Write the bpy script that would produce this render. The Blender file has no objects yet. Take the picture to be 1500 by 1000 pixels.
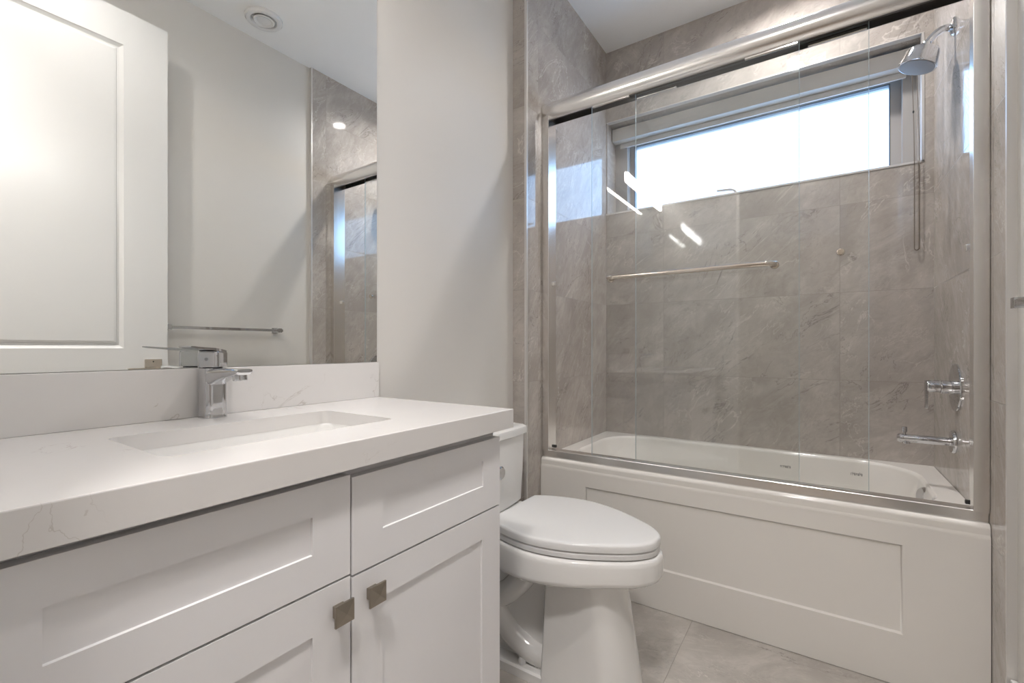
import bpy, bmesh, math, random
from math import sin, cos, pi, radians
from mathutils import Vector, Matrix

# ------------------------------------------------------------------ camera, sky, exposure
sc = bpy.context.scene
C = sc.collection
CAM_H = 1.0748
cam_d = bpy.data.cameras.new('camera')
cam = bpy.data.objects.new('camera', cam_d)
C.objects.link(cam)
cam.location = (0, 0, CAM_H)
cam.rotation_euler = (pi/2, 0, 0.5895)
cam_d.sensor_width = 36.0
cam_d.lens = 671.05/1500*36.0
cam_d.shift_x = -0.0006
cam_d.shift_y = 0.00594
cam_d.clip_start = 0.01
sc.camera = cam

world = bpy.data.worlds.new('overcast_sky')
sc.world = world
world.use_nodes = True
bg = world.node_tree.nodes['Background']
bg.inputs['Color'].default_value = (0.38, 0.62, 1.0, 1)
bg.inputs['Strength'].default_value = 2.2

VANITY_LIGHT = 11.0
DOWNLIGHT = 290.0
SHOWER_DOWNLIGHT = 470.0
DOWNLIGHTS = ((-0.125, 0.42), (-0.118, 2.355))
WARM = (1.0, 0.958, 0.935)
HALL_FILL = 88.0  # strength of the added fill lamp behind the doorway

sc.view_settings.view_transform = 'Standard'
sc.view_settings.look = 'None'
sc.view_settings.gamma = 1.0
sc.view_settings.use_curve_mapping = False
sc.view_settings.exposure = 1.13

# ------------------------------------------------------------------ key dimensions (metres)
XL, XT, XR, XW = -1.1777, -1.1042, 0.4198, 0.4397   # drywall left, tile left, tile right, drywall right
YE, YT, YF, YB = 0.05, 1.764, 1.894, 2.702          # entry wall, tile edge, tub front, back wall
ZC = 2.909                                          # ceiling
RIM = 0.554                                         # tub rim
CT, CB = 0.9195, 0.8725                             # counter top and underside
CFX = -0.6447                                       # counter front
CABX = -0.6647                                      # cabinet door faces
SINK_Y = 0.4755

# ------------------------------------------------------------------ node helpers
def new_mat(name):
    m = bpy.data.materials.new(name)
    m.use_nodes = True
    nt = m.node_tree
    return m, nt, nt.nodes['Principled BSDF']

def nd(nt, kind, **kw):
    n = nt.nodes.new(kind)
    for k, v in kw.items():
        setattr(n, k, v)
    return n

def lk(nt, a, b):
    nt.links.new(a, b)

def mth(nt, op, a, b=None, c=None):
    n = nd(nt, 'ShaderNodeMath', operation=op)
    for i, v in enumerate((a, b, c)):
        if v is None:
            continue
        if isinstance(v, (int, float)):
            n.inputs[i].default_value = v
        else:
            lk(nt, v, n.inputs[i])
    return n.outputs[0]

def mixc(nt, f, a, b):
    n = nd(nt, 'ShaderNodeMix', data_type='RGBA')
    if isinstance(f, (int, float)):
        n.inputs[0].default_value = f
    else:
        lk(nt, f, n.inputs[0])
    for i, v in ((6, a), (7, b)):
        if isinstance(v, tuple):
            n.inputs[i].default_value = (*v, 1)
        else:
            lk(nt, v, n.inputs[i])
    return n.outputs[2]

def noise(nt, vec, scale, detail=4, rough=0.5, dist=0.0):
    n = nd(nt, 'ShaderNodeTexNoise')
    n.inputs['Scale'].default_value = scale
    n.inputs['Detail'].default_value = detail
    n.inputs['Roughness'].default_value = rough
    n.inputs['Distortion'].default_value = dist
    if vec is not None:
        lk(nt, vec, n.inputs['Vector'])
    return n.outputs['Fac']

def mapr(nt, v, a, b, c=0.0, d=1.0):
    n = nd(nt, 'ShaderNodeMapRange')
    lk(nt, v, n.inputs[0])
    for i, x in enumerate((a, b, c, d)):
        n.inputs[i+1].default_value = x
    return n.outputs[0]

def bump(nt, h, strength, dist):
    n = nd(nt, 'ShaderNodeBump')
    n.inputs['Strength'].default_value = strength
    n.inputs['Distance'].default_value = dist
    lk(nt, h, n.inputs['Height'])
    return n.outputs[0]

# ------------------------------------------------------------------ materials
def plain(name, col, rough=0.5, metal=0.0, spec=0.5, var=0.03, coat=0.0, bmp=0.0, bscale=60):
    """a painted, glazed or metal surface with a slight procedural mottling"""
    m, nt, p = new_mat(name)
    tc = nd(nt, 'ShaderNodeTexCoord')
    f = noise(nt, tc.outputs['Object'], 7.0, 3)
    c2 = tuple(max(0, c*(1-var)) for c in col)
    lk(nt, mixc(nt, f, col, c2), p.inputs['Base Color'])
    p.inputs['Roughness'].default_value = rough
    p.inputs['Metallic'].default_value = metal
    p.inputs['Specular IOR Level'].default_value = spec
    p.inputs['Coat Weight'].default_value = coat
    p.inputs['Coat Roughness'].default_value = 0.04
    if bmp:
        lk(nt, bump(nt, noise(nt, tc.outputs['Object'], bscale, 3), bmp, 0.002), p.inputs['Normal'])
    return m

def tile_mat(name, ua, va, u0, du, v0, dv, base, dark, light, rot, rough=0.05, aniso=1.9, grout=(0.25, 0.22, 0.19), wav=0.30):
    """large stone look porcelain tile, laid in a plain grid"""
    m, nt, p = new_mat(name)
    tc = nd(nt, 'ShaderNodeTexCoord')
    sp = nd(nt, 'ShaderNodeSeparateXYZ')
    lk(nt, tc.outputs['Object'], sp.inputs[0])
    fl, ds = [], []
    for ax, o, d in ((ua, u0, du), (va, v0, dv)):
        t = mth(nt, 'DIVIDE', mth(nt, 'SUBTRACT', sp.outputs[ax], o), d)
        fl.append(mth(nt, 'FLOOR', t))
        fr = mth(nt, 'FRACT', t)
        ds.append(mth(nt, 'MULTIPLY', mth(nt, 'MINIMUM', fr, mth(nt, 'SUBTRACT', 1.0, fr)), d))
    dist = mth(nt, 'MINIMUM', ds[0], ds[1])
    gm = mapr(nt, dist, 0.0007, 0.0014, 1.0, 0.0)
    cell = nd(nt, 'ShaderNodeCombineXYZ')
    lk(nt, fl[0], cell.inputs[0]); lk(nt, fl[1], cell.inputs[1])
    wn = nd(nt, 'ShaderNodeTexWhiteNoise', noise_dimensions='3D')
    lk(nt, cell.outputs[0], wn.inputs['Vector'])
    off = nd(nt, 'ShaderNodeVectorMath', operation='MULTIPLY_ADD')
    lk(nt, wn.outputs['Color'], off.inputs[0])
    off.inputs[1].default_value = (9, 9, 9)
    lk(nt, tc.outputs['Object'], off.inputs[2])
    mp = nd(nt, 'ShaderNodeMapping')
    mp.inputs['Rotation'].default_value = rot
    lk(nt, off.outputs[0], mp.inputs['Vector'])
    st = nd(nt, 'ShaderNodeMapping')
    st.inputs['Scale'].default_value = (1.0, 1.0, aniso)
    lk(nt, mp.outputs[0], st.inputs['Vector'])
    cloud = noise(nt, mp.outputs[0], 2.2, 7, 0.6, 0.8)
    streak = noise(nt, st.outputs[0], 3.4, 10, 0.70, 1.4)
    fine = noise(nt, st.outputs[0], 15.0, 8, 0.75, 1.0)
    c = mixc(nt, mapr(nt, cloud, 0.32, 0.66), dark, base)
    c = mixc(nt, mth(nt, 'MULTIPLY', mapr(nt, streak, 0.47, 0.68), 0.42), c, light)
    c = mixc(nt, mth(nt, 'MULTIPLY', mapr(nt, fine, 0.46, 0.68), 0.48), c, dark)
    # cleft lines: ridges of a warped noise, light or dark, only in places
    rids = []
    for sc_, off_, wd, ds_, lo_, amt, tone in ((1.5, 0.50, 0.008, 1.2, 0.47, 0.75, light), (1.9, 0.47, 0.008, 1.3, 0.47, 0.66, tuple(x*0.48 for x in dark)),
                                               (3.6, 0.52, 0.010, 1.8, 0.46, 0.42, tuple(x*0.70 for x in dark)), (4.4, 0.45, 0.010, 1.6, 0.48, 0.40, light)):
        v = noise(nt, st.outputs[0], sc_, 6, 0.62, ds_)
        rd = mapr(nt, mth(nt, 'ABSOLUTE', mth(nt, 'SUBTRACT', v, off_)), 0.0, wd, 1.0, 0.0)
        wh = mapr(nt, noise(nt, mp.outputs[0], 2.0 + sc_, 2), lo_, lo_ + 0.10)
        vv = mth(nt, 'MULTIPLY', rd, wh)
        rids.append(vv)
        c = mixc(nt, mth(nt, 'MULTIPLY', vv, amt), c, tone)
    c = mixc(nt, mth(nt, 'MULTIPLY', gm, 0.75), c, grout)
    lk(nt, c, p.inputs['Base Color'])
    p.inputs['IOR'].default_value = 1.65
    lk(nt, mth(nt, 'ADD', mth(nt, 'MULTIPLY', gm, 0.5), rough), p.inputs['Roughness'])
    wave = noise(nt, tc.outputs['Object'], 9.0, 2)
    h = mth(nt, 'ADD', mth(nt, 'MULTIPLY', wave, wav), mth(nt, 'MULTIPLY', gm, -0.4))
    lk(nt, bump(nt, h, 0.25, 0.004), p.inputs['Normal'])
    return m

TB, TD, TL = (0.510, 0.466, 0.426), (0.365, 0.329, 0.297), (0.68, 0.635, 0.59)
M = {}
M['tile_back'] = tile_mat('stone_tile_back', 0, 2, 0.083, 0.834, 0.0795, 0.4195, TB, TD, TL, (0.2, 0.75, 0.1))
M['tile_side'] = tile_mat('stone_tile_side', 1, 2, 2.702, 0.834, 0.0795, 0.4195, TB, TD, TL, (-0.95, 0.1, 0.2), aniso=3.0)
M['tile_floor'] = tile_mat('stone_tile_floor', 0, 1, -0.415, 0.834, 1.06, 1.27, (0.56, 0.522, 0.48), (0.43, 0.398, 0.362), (0.72, 0.68, 0.63), (1.1, 0.3, 0.5), rough=0.20)
M['paint'] = plain('wall_paint', (0.69, 0.665, 0.625), 0.48, var=0.02, spec=0.45, bmp=0.05, bscale=180)
M['ceiling'] = plain('ceiling_paint', (0.89, 0.885, 0.87), 0.7, var=0.02, spec=0.25)
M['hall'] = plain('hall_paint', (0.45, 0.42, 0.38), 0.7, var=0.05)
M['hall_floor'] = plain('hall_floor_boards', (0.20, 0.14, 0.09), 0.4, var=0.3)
M['door'] = plain('door_paint', (0.73, 0.725, 0.71), 0.25, var=0.01)
M['cab'] = plain('cabinet_paint', (0.775, 0.765, 0.77), 0.30, var=0.015)
M['cab_in'] = plain('darker_cabinet_board', (0.60, 0.58, 0.56), 0.5)  # toe kick board, darker than the cabinet paint
M['porcelain'] = plain('white_porcelain', (0.82, 0.81, 0.79), 0.06, var=0.01, coat=0.3)
M['plastic'] = plain('white_plastic', (0.755, 0.75, 0.74), 0.06, var=0.01)
M['acrylic'] = plain('white_acrylic', (0.83, 0.80, 0.755), 0.13, var=0.012, coat=0.2)
M['vinyl'] = plain('window_vinyl', (0.40, 0.385, 0.37), 0.35, var=0.02)
M['chrome'] = plain('chrome', (0.63, 0.635, 0.65), 0.035, metal=1.0, var=0.02)
M['satin'] = plain('satin_aluminium', (0.92, 0.905, 0.885), 0.24, metal=1.0, var=0.05)
M['bright'] = plain('bright_aluminium', (0.80, 0.785, 0.76), 0.10, metal=1.0, var=0.04)
M['trim'] = plain('tile_trim_metal', (0.70, 0.68, 0.655), 0.35, metal=0.4, var=0.02)
M['channel'] = plain('shade_dark_channel', (0.16, 0.155, 0.15), 0.35, metal=0.8, var=0.1)  # rail metal, coloured dark for the shade inside the rail
M['nickel'] = plain('brushed_nickel', (0.36, 0.32, 0.27), 0.33, metal=1.0, var=0.10)
M['nickel_light'] = plain('satin_nickel_polished', (0.66, 0.60, 0.53), 0.14, metal=1.0, var=0.05)
M['dark'] = plain('black_rubber', (0.02, 0.02, 0.02), 0.5, var=0.2)
M['gasket'] = plain('glazing_gasket_rubber', (0.06, 0.062, 0.065), 0.35, var=0.1)
M['spray'] = plain('spray_face', (0.33, 0.34, 0.36), 0.4, var=0.1)
M['blind'] = plain('blind_fabric', (0.62, 0.60, 0.57), 0.55, var=0.03)
M['chain'] = plain('bead_chain_metal', (0.22, 0.18, 0.14), 0.35, metal=0.7, var=0.2)
M['stamp'] = plain('etched_mark', (0.33, 0.32, 0.31), 0.6, var=0.2)

# quartz
m, nt, p = new_mat('white_quartz')
tc = nd(nt, 'ShaderNodeTexCoord')
mp = nd(nt, 'ShaderNodeMapping')
mp.inputs['Rotation'].default_value = (0.5, 0.3, 0.9)
mp.inputs['Location'].default_value = (0.35, 0.1, 0.2)
lk(nt, tc.outputs['Object'], mp.inputs['Vector'])
c = mixc(nt, mapr(nt, noise(nt, mp.outputs[0], 3.0, 4), 0.35, 0.65), (0.705, 0.685, 0.667), (0.675, 0.656, 0.636))
for sc_, off_, wd, lo_, amt in ((1.9, 0.50, 0.0020, 0.54, 0.5), (2.7, 0.46, 0.0020, 0.57, 0.42)):
    v = noise(nt, mp.outputs[0], sc_, 7, 0.55, 0.6)
    rid = mapr(nt, mth(nt, 'ABSOLUTE', mth(nt, 'SUBTRACT', v, off_)), 0.0, wd, 1.0, 0.0)
    where = mapr(nt, noise(nt, mp.outputs[0], 4.2 + sc_, 2), lo_, lo_ + 0.08)
    c = mixc(nt, mth(nt, 'MULTIPLY', mth(nt, 'MULTIPLY', rid, where), amt), c, (0.36, 0.31, 0.26))
lk(nt, c, p.inputs['Base Color'])
p.inputs['Roughness'].default_value = 0.14
M['quartz'] = m

# mirror
m, nt, p = new_mat('silvered_mirror')
tc = nd(nt, 'ShaderNodeTexCoord')
lk(nt, mixc(nt, noise(nt, tc.outputs['Object'], 3.0, 1), (0.935, 0.945, 0.925), (0.93, 0.94, 0.92)), p.inputs['Base Color'])
p.inputs['Metallic'].default_value = 1.0
p.inputs['Roughness'].default_value = 0.0
M['mirror'] = m

# clear pane: straight-through tinted transparency and Fresnel reflection
def pane_mat(name, tint):
    m, nt, p = new_mat(name)
    nt.nodes.remove(p)
    out = nt.nodes['Material Output']
    tc = nd(nt, 'ShaderNodeTexCoord')
    tr = nd(nt, 'ShaderNodeBsdfTransparent')
    lk(nt, mixc(nt, noise(nt, tc.outputs['Object'], 2.0, 1), tint, tuple(x*0.995 for x in tint)), tr.inputs[0])
    gl = nd(nt, 'ShaderNodeBsdfGlossy')
    gl.inputs['Roughness'].default_value = 0.0
    gl.inputs['Color'].default_value = (1, 1, 1, 1)
    geo = nd(nt, 'ShaderNodeNewGeometry')
    fr = nd(nt, 'ShaderNodeFresnel')
    lk(nt, mapr(nt, geo.outputs['Backfacing'], 0, 1, 1.5, 1/1.5), fr.inputs['IOR'])
    mx = nd(nt, 'ShaderNodeMixShader')
    lk(nt, fr.outputs[0], mx.inputs[0]); lk(nt, tr.outputs[0], mx.inputs[1]); lk(nt, gl.outputs[0], mx.inputs[2])
    lk(nt, mx.outputs[0], out.inputs['Surface'])
    return m
M['pane'] = pane_mat('clear_glass', (0.985, 0.993, 0.992))
M['window_pane'] = pane_mat('window_glass', (0.98, 0.99, 0.99))
m, nt, p = new_mat('glass_edge')
tc = nd(nt, 'ShaderNodeTexCoord')
lk(nt, mixc(nt, noise(nt, tc.outputs['Object'], 5.0, 1), (0.76, 0.87, 0.90), (0.72, 0.83, 0.87)), p.inputs['Base Color'])
p.inputs['Roughness'].default_value = 0.15
p.inputs['Transmission Weight'].default_value = 0.5
M['edge'] = m

def emit(name, col, s):
    m, nt, p = new_mat(name)
    tc = nd(nt, 'ShaderNodeTexCoord')
    p.inputs['Base Color'].default_value = (0.9, 0.9, 0.9, 1)
    lk(nt, mixc(nt, noise(nt, tc.outputs['Object'], 2.0, 1), col, tuple(x*0.98 for x in col)), p.inputs['Emission Color'])
    p.inputs['Emission Strength'].default_value = s
    return m
M['led'] = emit('led_diffuser', WARM, VANITY_LIGHT)
M['lens'] = emit('downlight_lens', WARM, DOWNLIGHT)
M['lens_shower'] = emit('shower_downlight_lens', WARM, SHOWER_DOWNLIGHT)
M['can'] = plain('downlight_can', (0.30, 0.30, 0.30), 0.5)
M['hall_fill'] = emit('hall_fill_glow', WARM, HALL_FILL)

# ------------------------------------------------------------------ mesh helpers
def link(name, bm, mat, parent=None, loc=None, sharp=0.55, weld=False):
    """links a bmesh whose coordinates are in the world as ONE object"""
    if weld:
        bmesh.ops.remove_doubles(bm, verts=bm.verts, dist=1e-5)
    bmesh.ops.recalc_face_normals(bm, faces=bm.faces)
    for f in bm.faces:
        f.smooth = True
    for e in bm.edges:
        e.smooth = len(e.link_faces) == 2 and e.calc_face_angle(0) < sharp
    base = Vector((0, 0, 0))
    p = parent
    while p is not None:
        base += p.location
        p = p.parent
    if loc is not None:
        own = Vector(loc) - base
        base = Vector(loc)
    else:
        own = Vector((0, 0, 0))
    bmesh.ops.translate(bm, verts=bm.verts, vec=-base)
    me = bpy.data.meshes.new(name)
    bm.to_mesh(me); bm.free()
    for mm in (mat if isinstance(mat, (list, tuple)) else [mat]):
        me.materials.append(mm)
    o = bpy.data.objects.new(name, me)
    C.objects.link(o)
    w = o.modifiers.new('weighted_normal', 'WEIGHTED_NORMAL')
    w.keep_sharp = True
    w.weight = 70
    o.location = own
    if parent is not None:
        o.parent = parent
    return o

def thing(name, label, cat, loc, group=None):
    o = bpy.data.objects.new(name, None)
    o.empty_display_size = 0.05
    C.objects.link(o)
    o.location = loc
    o['label'] = label; o['category'] = cat
    if group:
        o['group'] = group
    return o

def tag(o, label, cat, group=None):
    o['label'] = label; o['category'] = cat
    if group:
        o['group'] = group
    return o

def struct(o, label=None):
    o['kind'] = 'structure'
    if label:
        o['label'] = label
    return o

def B():
    return bmesh.new()

def box(bm, x0, x1, y0, y1, z0, z1, bev=0.0, seg=2):
    r = bmesh.ops.create_cube(bm, size=1.0)
    vs = r['verts']
    for v in vs:
        v.co = Vector(((x0+x1)/2 + v.co.x*(x1-x0), (y0+y1)/2 + v.co.y*(y1-y0), (z0+z1)/2 + v.co.z*(z1-z0)))
    if bev:
        es = list({e for v in vs for e in v.link_edges})
        bmesh.ops.bevel(bm, geom=es, offset=bev, segments=seg, profile=0.5, affect='EDGES')
    return bm

def loft(bm, rings, cap0=True, cap1=True, closed=True):
    """skins a list of equally long point rings"""
    vr = [[bm.verts.new(p) for p in r] for r in rings]
    n = len(vr[0])
    for a, b in zip(vr[:-1], vr[1:]):
        for i in range(n if closed else n-1):
            j = (i+1) % n
            bm.faces.new((a[i], a[j], b[j], b[i]))
    if cap0:
        bm.faces.new(list(reversed(vr[0])))
    if cap1:
        bm.faces.new(vr[-1])
    return vr

def frame_axes(d):
    d = Vector(d).normalized()
    up = Vector((0, 0, 1)) if abs(d.z) < 0.95 else Vector((1, 0, 0))
    a = d.cross(up).normalized()
    return d, a, d.cross(a).normalized()

def lathe(bm, origin, axis, prof, n=40, cap=True):
    """prof: (radius, distance along axis)"""
    d, a, b = frame_axes(axis)
    o = Vector(origin)
    rings = []
    for r, h in prof:
        r = max(r, 1e-4)
        rings.append([o + d*h + (a*cos(2*pi*i/n) + b*sin(2*pi*i/n))*r for i in range(n)])
    loft(bm, rings, cap, cap)
    return bm

def smooth_path(pts, k=8):
    P = [Vector(p) for p in pts]
    out = []
    for i in range(len(P)-1):
        p0, p1, p2, p3 = P[max(i-1, 0)], P[i], P[i+1], P[min(i+2, len(P)-1)]
        for j in range(k):
            t = j/k
            out.append(0.5*((2*p1) + (-p0+p2)*t + (2*p0-5*p1+4*p2-p3)*t*t + (-p0+3*p1-3*p2+p3)*t*t*t))
    out.append(P[-1])
    return out

def tube(bm, pts, r, n=16, cap=True):
    P = [Vector(p) for p in pts]
    rs = r if isinstance(r, (list, tuple)) else [r]*len(P)
    t0 = (P[1]-P[0]).normalized()
    _, a, b = frame_axes(t0)
    rings = []
    prev = t0
    for i, p in enumerate(P):
        t = (P[min(i+1, len(P)-1)] - P[max(i-1, 0)]).normalized()
        q = prev.rotation_difference(t)
        a = q @ a; b = q @ b
        prev = t
        rings.append([p + (a*cos(2*pi*k/n) + b*sin(2*pi*k/n))*rs[i] for k in range(n)])
    loft(bm, rings, cap, cap)
    return bm

def rrect(x0, x1, y0, y1, r, z, k=6):
    """rounded rectangle ring in a horizontal plane"""
    out = []
    for cx, cy, a0 in ((x1-r, y1-r, 0), (x0+r, y1-r, 90), (x0+r, y0+r, 180), (x1-r, y0+r, 270)):
        for i in range(k+1):
            a = radians(a0 + 90*i/k)
            out.append(Vector((cx + r*cos(a), cy + r*sin(a), z)))
    return out

def prism_x(bm, prof, x0, x1):
    """extrudes a (y, z) outline along x"""
    loft(bm, [[Vector((x0, y, z)) for y, z in prof], [Vector((x1, y, z)) for y, z in prof]])
    return bm

def prism_y(bm, prof, y0, y1):
    """extrudes an (x, z) outline along y"""
    loft(bm, [[Vector((x, y0, z)) for x, z in prof], [Vector((x, y1, z)) for x, z in prof]])
    return bm

def plate_with_hole(bm, outer, inner, thick, axis=Vector((0, 0, -1))):
    """flat plate with a hole, both outlines given as rings, thickened along axis"""
    es = []
    for ring in (outer, inner):
        vs = [bm.verts.new(p) for p in ring]
        es += [bm.edges.new((vs[i], vs[(i+1) % len(vs)])) for i in range(len(vs))]
    r = bmesh.ops.triangle_fill(bm, use_beauty=True, use_dissolve=False, edges=es)
    fs = [f for f in r['geom'] if isinstance(f, bmesh.types.BMFace)]
    ex = bmesh.ops.extrude_face_region(bm, geom=fs)
    vs = [v for v in ex['geom'] if isinstance(v, bmesh.types.BMVert)]
    bmesh.ops.translate(bm, verts=vs, vec=axis*thick)
    return bm

def panel_front(bm, to3, u0, u1, v0, v1, panels, thick):
    """a slab in (u, v, depth) with recessed panels; to3 maps (u, v, d) to the world, d=0 is the face, negative is inwards.
    panels: (u0, u1, v0, v1, [(inset, depth), ...])"""
    us = sorted({u0, u1} | {p[0] for p in panels} | {p[1] for p in panels})
    vs = sorted({v0, v1} | {p[2] for p in panels} | {p[3] for p in panels})
    cache = {}
    def V(u, v, d):
        k = (round(u, 5), round(v, 5), round(d, 5))
        if k not in cache:
            cache[k] = bm.verts.new(to3(u, v, d))
        return cache[k]
    def quad(*p):
        bm.faces.new([V(*q) for q in p])
    for i in range(len(us)-1):
        for j in range(len(vs)-1):
            a, b, c, d = us[i], us[i+1], vs[j], vs[j+1]
            mu, mv = (a+b)/2, (c+d)/2
            if any(p[0] < mu < p[1] and p[2] < mv < p[3] for p in panels):
                continue
            quad((a, c, 0), (b, c, 0), (b, d, 0), (a, d, 0))
    for a, b, c, d, prof in panels:
        loops = [[(a, c, 0), (b, c, 0), (b, d, 0), (a, d, 0)]]
        for ins, dep in prof:
            loops.append([(a+ins, c+ins, dep), (b-ins, c+ins, dep), (b-ins, d-ins, dep), (a+ins, d-ins, dep)])
        for l0, l1 in zip(loops[:-1], loops[1:]):
            for i in range(4):
                j = (i+1) % 4
                quad(l0[i], l0[j], l1[j], l1[i])
        quad(*loops[-1])
    # sides and back
    for (ua, va), (ub, vb) in (((u0, v0), (u1, v0)), ((u1, v0), (u1, v1)), ((u1, v1), (u0, v1)), ((u0, v1), (u0, v0))):
        on = []
        if va == vb:
            on = [(u, va) for u in us]
            if ua > ub: on.reverse()
        else:
            on = [(ua, v) for v in vs]
            if va > vb: on.reverse()
        pts = [(u, v, 0) for u, v in on] + [(ub, vb, -thick), (ua, va, -thick)]
        quad(*pts)
    quad((u0, v0, -thick), (u1, v0, -thick), (u1, v1, -thick), (u0, v1, -thick))
    return bm

# ================================================================== THE SETTING
bm = B(); box(bm, -1.32, 0.58, YE-0.12, 3.0, -0.10, 0.0)
struct(link('floor', bm, M['tile_floor']), 'light grey stone look porcelain tile floor')
bm = B()
rings_ = [[Vector((x, y, ZC)) for x, y in ((-1.32, YE-0.12), (0.58, YE-0.12), (0.58, 3.0), (-1.32, 3.0))]]
rings_ += [[Vector((cx + 0.050*cos(2*pi*i/40), cy + 0.050*sin(2*pi*i/40), ZC)) for i in range(40)] for cx, cy in DOWNLIGHTS]
es = []
for ring in rings_:
    vs = [bm.verts.new(p) for p in ring]
    es += [bm.edges.new((vs[i], vs[(i+1) % len(vs)])) for i in range(len(vs))]
r_ = bmesh.ops.triangle_fill(bm, use_beauty=True, use_dissolve=False, edges=es)
ex = bmesh.ops.extrude_face_region(bm, geom=[f for f in r_['geom'] if isinstance(f, bmesh.types.BMFace)])
bmesh.ops.translate(bm, verts=[v for v in ex['geom'] if isinstance(v, bmesh.types.BMVert)], vec=(0, 0, 0.1))
struct(link('ceiling', bm, M['ceiling']), 'plain white painted ceiling')
bm = B(); box(bm, -1.32, XL, YE-0.12, YT, 0, ZC)
struct(link('wall_left', bm, M['paint']), 'warm white painted wall behind vanity, mirror and toilet')
bm = B(); box(bm, -1.32, XT, YT, YB, 0, ZC)
struct(link('wall_left_tiled', bm, [M['tile_side']]), 'grey stone tiled end wall of the tub alcove, opposite the shower head')
bm = B(); box(bm, XW, 0.58, YE-0.12, YT, 0, ZC)
struct(link('wall_right', bm, M['paint']), 'warm white painted wall carrying the towel bar')
bm = B(); box(bm, XR, 0.58, YT, YB, 0, ZC)
struct(link('wall_right_tiled', bm, M['tile_side']), 'grey stone tiled end wall carrying the shower fittings')
WX0, WX1, WZ0, WZ1 = -1.097, 0.381, 1.900, 2.471
bm = B()
plate_with_hole(bm, [Vector((x, YB, z)) for x, z in ((-1.32, 0), (0.58, 0), (0.58, ZC), (-1.32, ZC))],
                [Vector((x, YB, z)) for x, z in ((WX0, WZ0), (WX1, WZ0), (WX1, WZ1), (WX0, WZ1))], 0.27, Vector((0, 1, 0)))
struct(link('wall_back', bm, M['tile_back'], sharp=0.3), 'grey stone tiled long wall under and around the window')
DX0, DX1, DZ = -0.52, 0.322, 2.63
bm = B()
plate_with_hole(bm, [Vector((x, YE, z)) for x, z in ((XL, -0.0), (XW, -0.0), (XW, ZC), (XL, ZC))],
                [Vector((x, YE, z)) for x, z in ((DX0, 0.004), (DX1, 0.004), (DX1, DZ), (DX0, DZ))], 0.12, Vector((0, -1, 0)))
struct(link('wall_entry', bm, M['paint'], sharp=0.3), 'painted wall with the doorway')
# hallway behind the doorway (seen only as a dark reflection in the shower glass)
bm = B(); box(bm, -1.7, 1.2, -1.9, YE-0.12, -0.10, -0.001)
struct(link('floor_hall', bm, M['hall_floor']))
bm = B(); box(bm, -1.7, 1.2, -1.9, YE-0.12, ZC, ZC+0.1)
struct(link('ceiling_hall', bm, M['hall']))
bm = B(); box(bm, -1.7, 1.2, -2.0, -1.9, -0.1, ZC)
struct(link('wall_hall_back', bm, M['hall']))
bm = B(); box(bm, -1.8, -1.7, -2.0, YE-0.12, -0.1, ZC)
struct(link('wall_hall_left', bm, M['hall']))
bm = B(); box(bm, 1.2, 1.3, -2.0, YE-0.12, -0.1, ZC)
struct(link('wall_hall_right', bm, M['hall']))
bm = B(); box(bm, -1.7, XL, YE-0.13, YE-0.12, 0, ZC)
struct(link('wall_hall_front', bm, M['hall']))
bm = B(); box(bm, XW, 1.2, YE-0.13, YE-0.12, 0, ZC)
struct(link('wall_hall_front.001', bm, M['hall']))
# trims
bm = B(); box(bm, XT-0.010, XT+0.0015, YT-0.0015, YT+0.010, 0, ZC)
struct(link('trim_1', bm, M['trim']), 'slim metal edge of the tiled wall beside the toilet')
bm = B(); box(bm, XR-0.0012, XW+0.001, YT-0.004, YT+0.004, 0, ZC)
struct(link('trim_2', bm, M['trim']), 'slim metal edge of the tiled wall beside the towel bar')
for i, (a, b, c, d) in enumerate(((WX0-0.006, WX1+0.007, WZ0-0.002, WZ0+0.007), (WX0-0.006, WX1+0.007, WZ1-0.001, WZ1+0.003), (WX1-0.002, WX1+0.007, WZ0, WZ1))):
    bm = B(); box(bm, a, b, YB-0.0025, YB+0.03, c, d)
    struct(link('trim_%d' % (i+3), bm, M['trim']), 'slim metal edge of the window opening')
bm = B(); box(bm, XW-0.016, XW, YE, YT-0.006, 0.0, 0.19, 0.004)
struct(link('baseboard_right', bm, M['door']), 'white baseboard under the towel bar')
bm = B(); box(bm, XL, XL+0.016, 0.94, YT, 0.0, 0.19, 0.004)
struct(link('baseboard_left', bm, M['door']), 'white baseboard behind the toilet')

# window_1
win = bpy.data.objects.new('window_1', None); C.objects.link(win); win.location = ((WX0+WX1)/2, 2.88, WZ0)
struct(win, 'wide low window with pale frame above the bathtub')
def rect_ring(bm, x0, x1, z0, z1, wl, wr, wb, wt, y0, y1):
    plate_with_hole(bm, [Vector((x, y0, z)) for x, z in ((x0, z0), (x1, z0), (x1, z1), (x0, z1))],
                    [Vector((x, y0, z)) for x, z in ((x0+wl, z0+wb), (x1-wr, z0+wb), (x1-wr, z1-wt), (x0+wl, z1-wt))], y1-y0, Vector((0, 1, 0)))
    return bm
bm = B(); rect_ring(bm, WX0, WX1, WZ0, WZ1, 0.078, 0.050, 0.028, 0.050, 2.846, 2.968)
link('window_frame', bm, M['vinyl'], win, sharp=0.3)
bm = B(); rect_ring(bm, WX0+0.0775, WX1-0.0495, WZ0+0.0275, WZ1-0.0495, 0.0253, 0.0405, 0.022, 0.0515, 2.902, 2.960)
sash = link('sash', bm, M['vinyl'], win, sharp=0.3)
bm = B(); rect_ring(bm, WX0+0.1026, WX1-0.0898, WZ0+0.0493, WZ1-0.1008, 0.004, 0.004, 0.004, 0.004, 2.903, 2.930)
link('glazing_gasket', bm, M['gasket'], sash, sharp=0.3)
bm = B(); box(bm, WX0+0.100, WX1-0.087, 2.928, 2.938, WZ0+0.046, WZ1-0.099)
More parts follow.
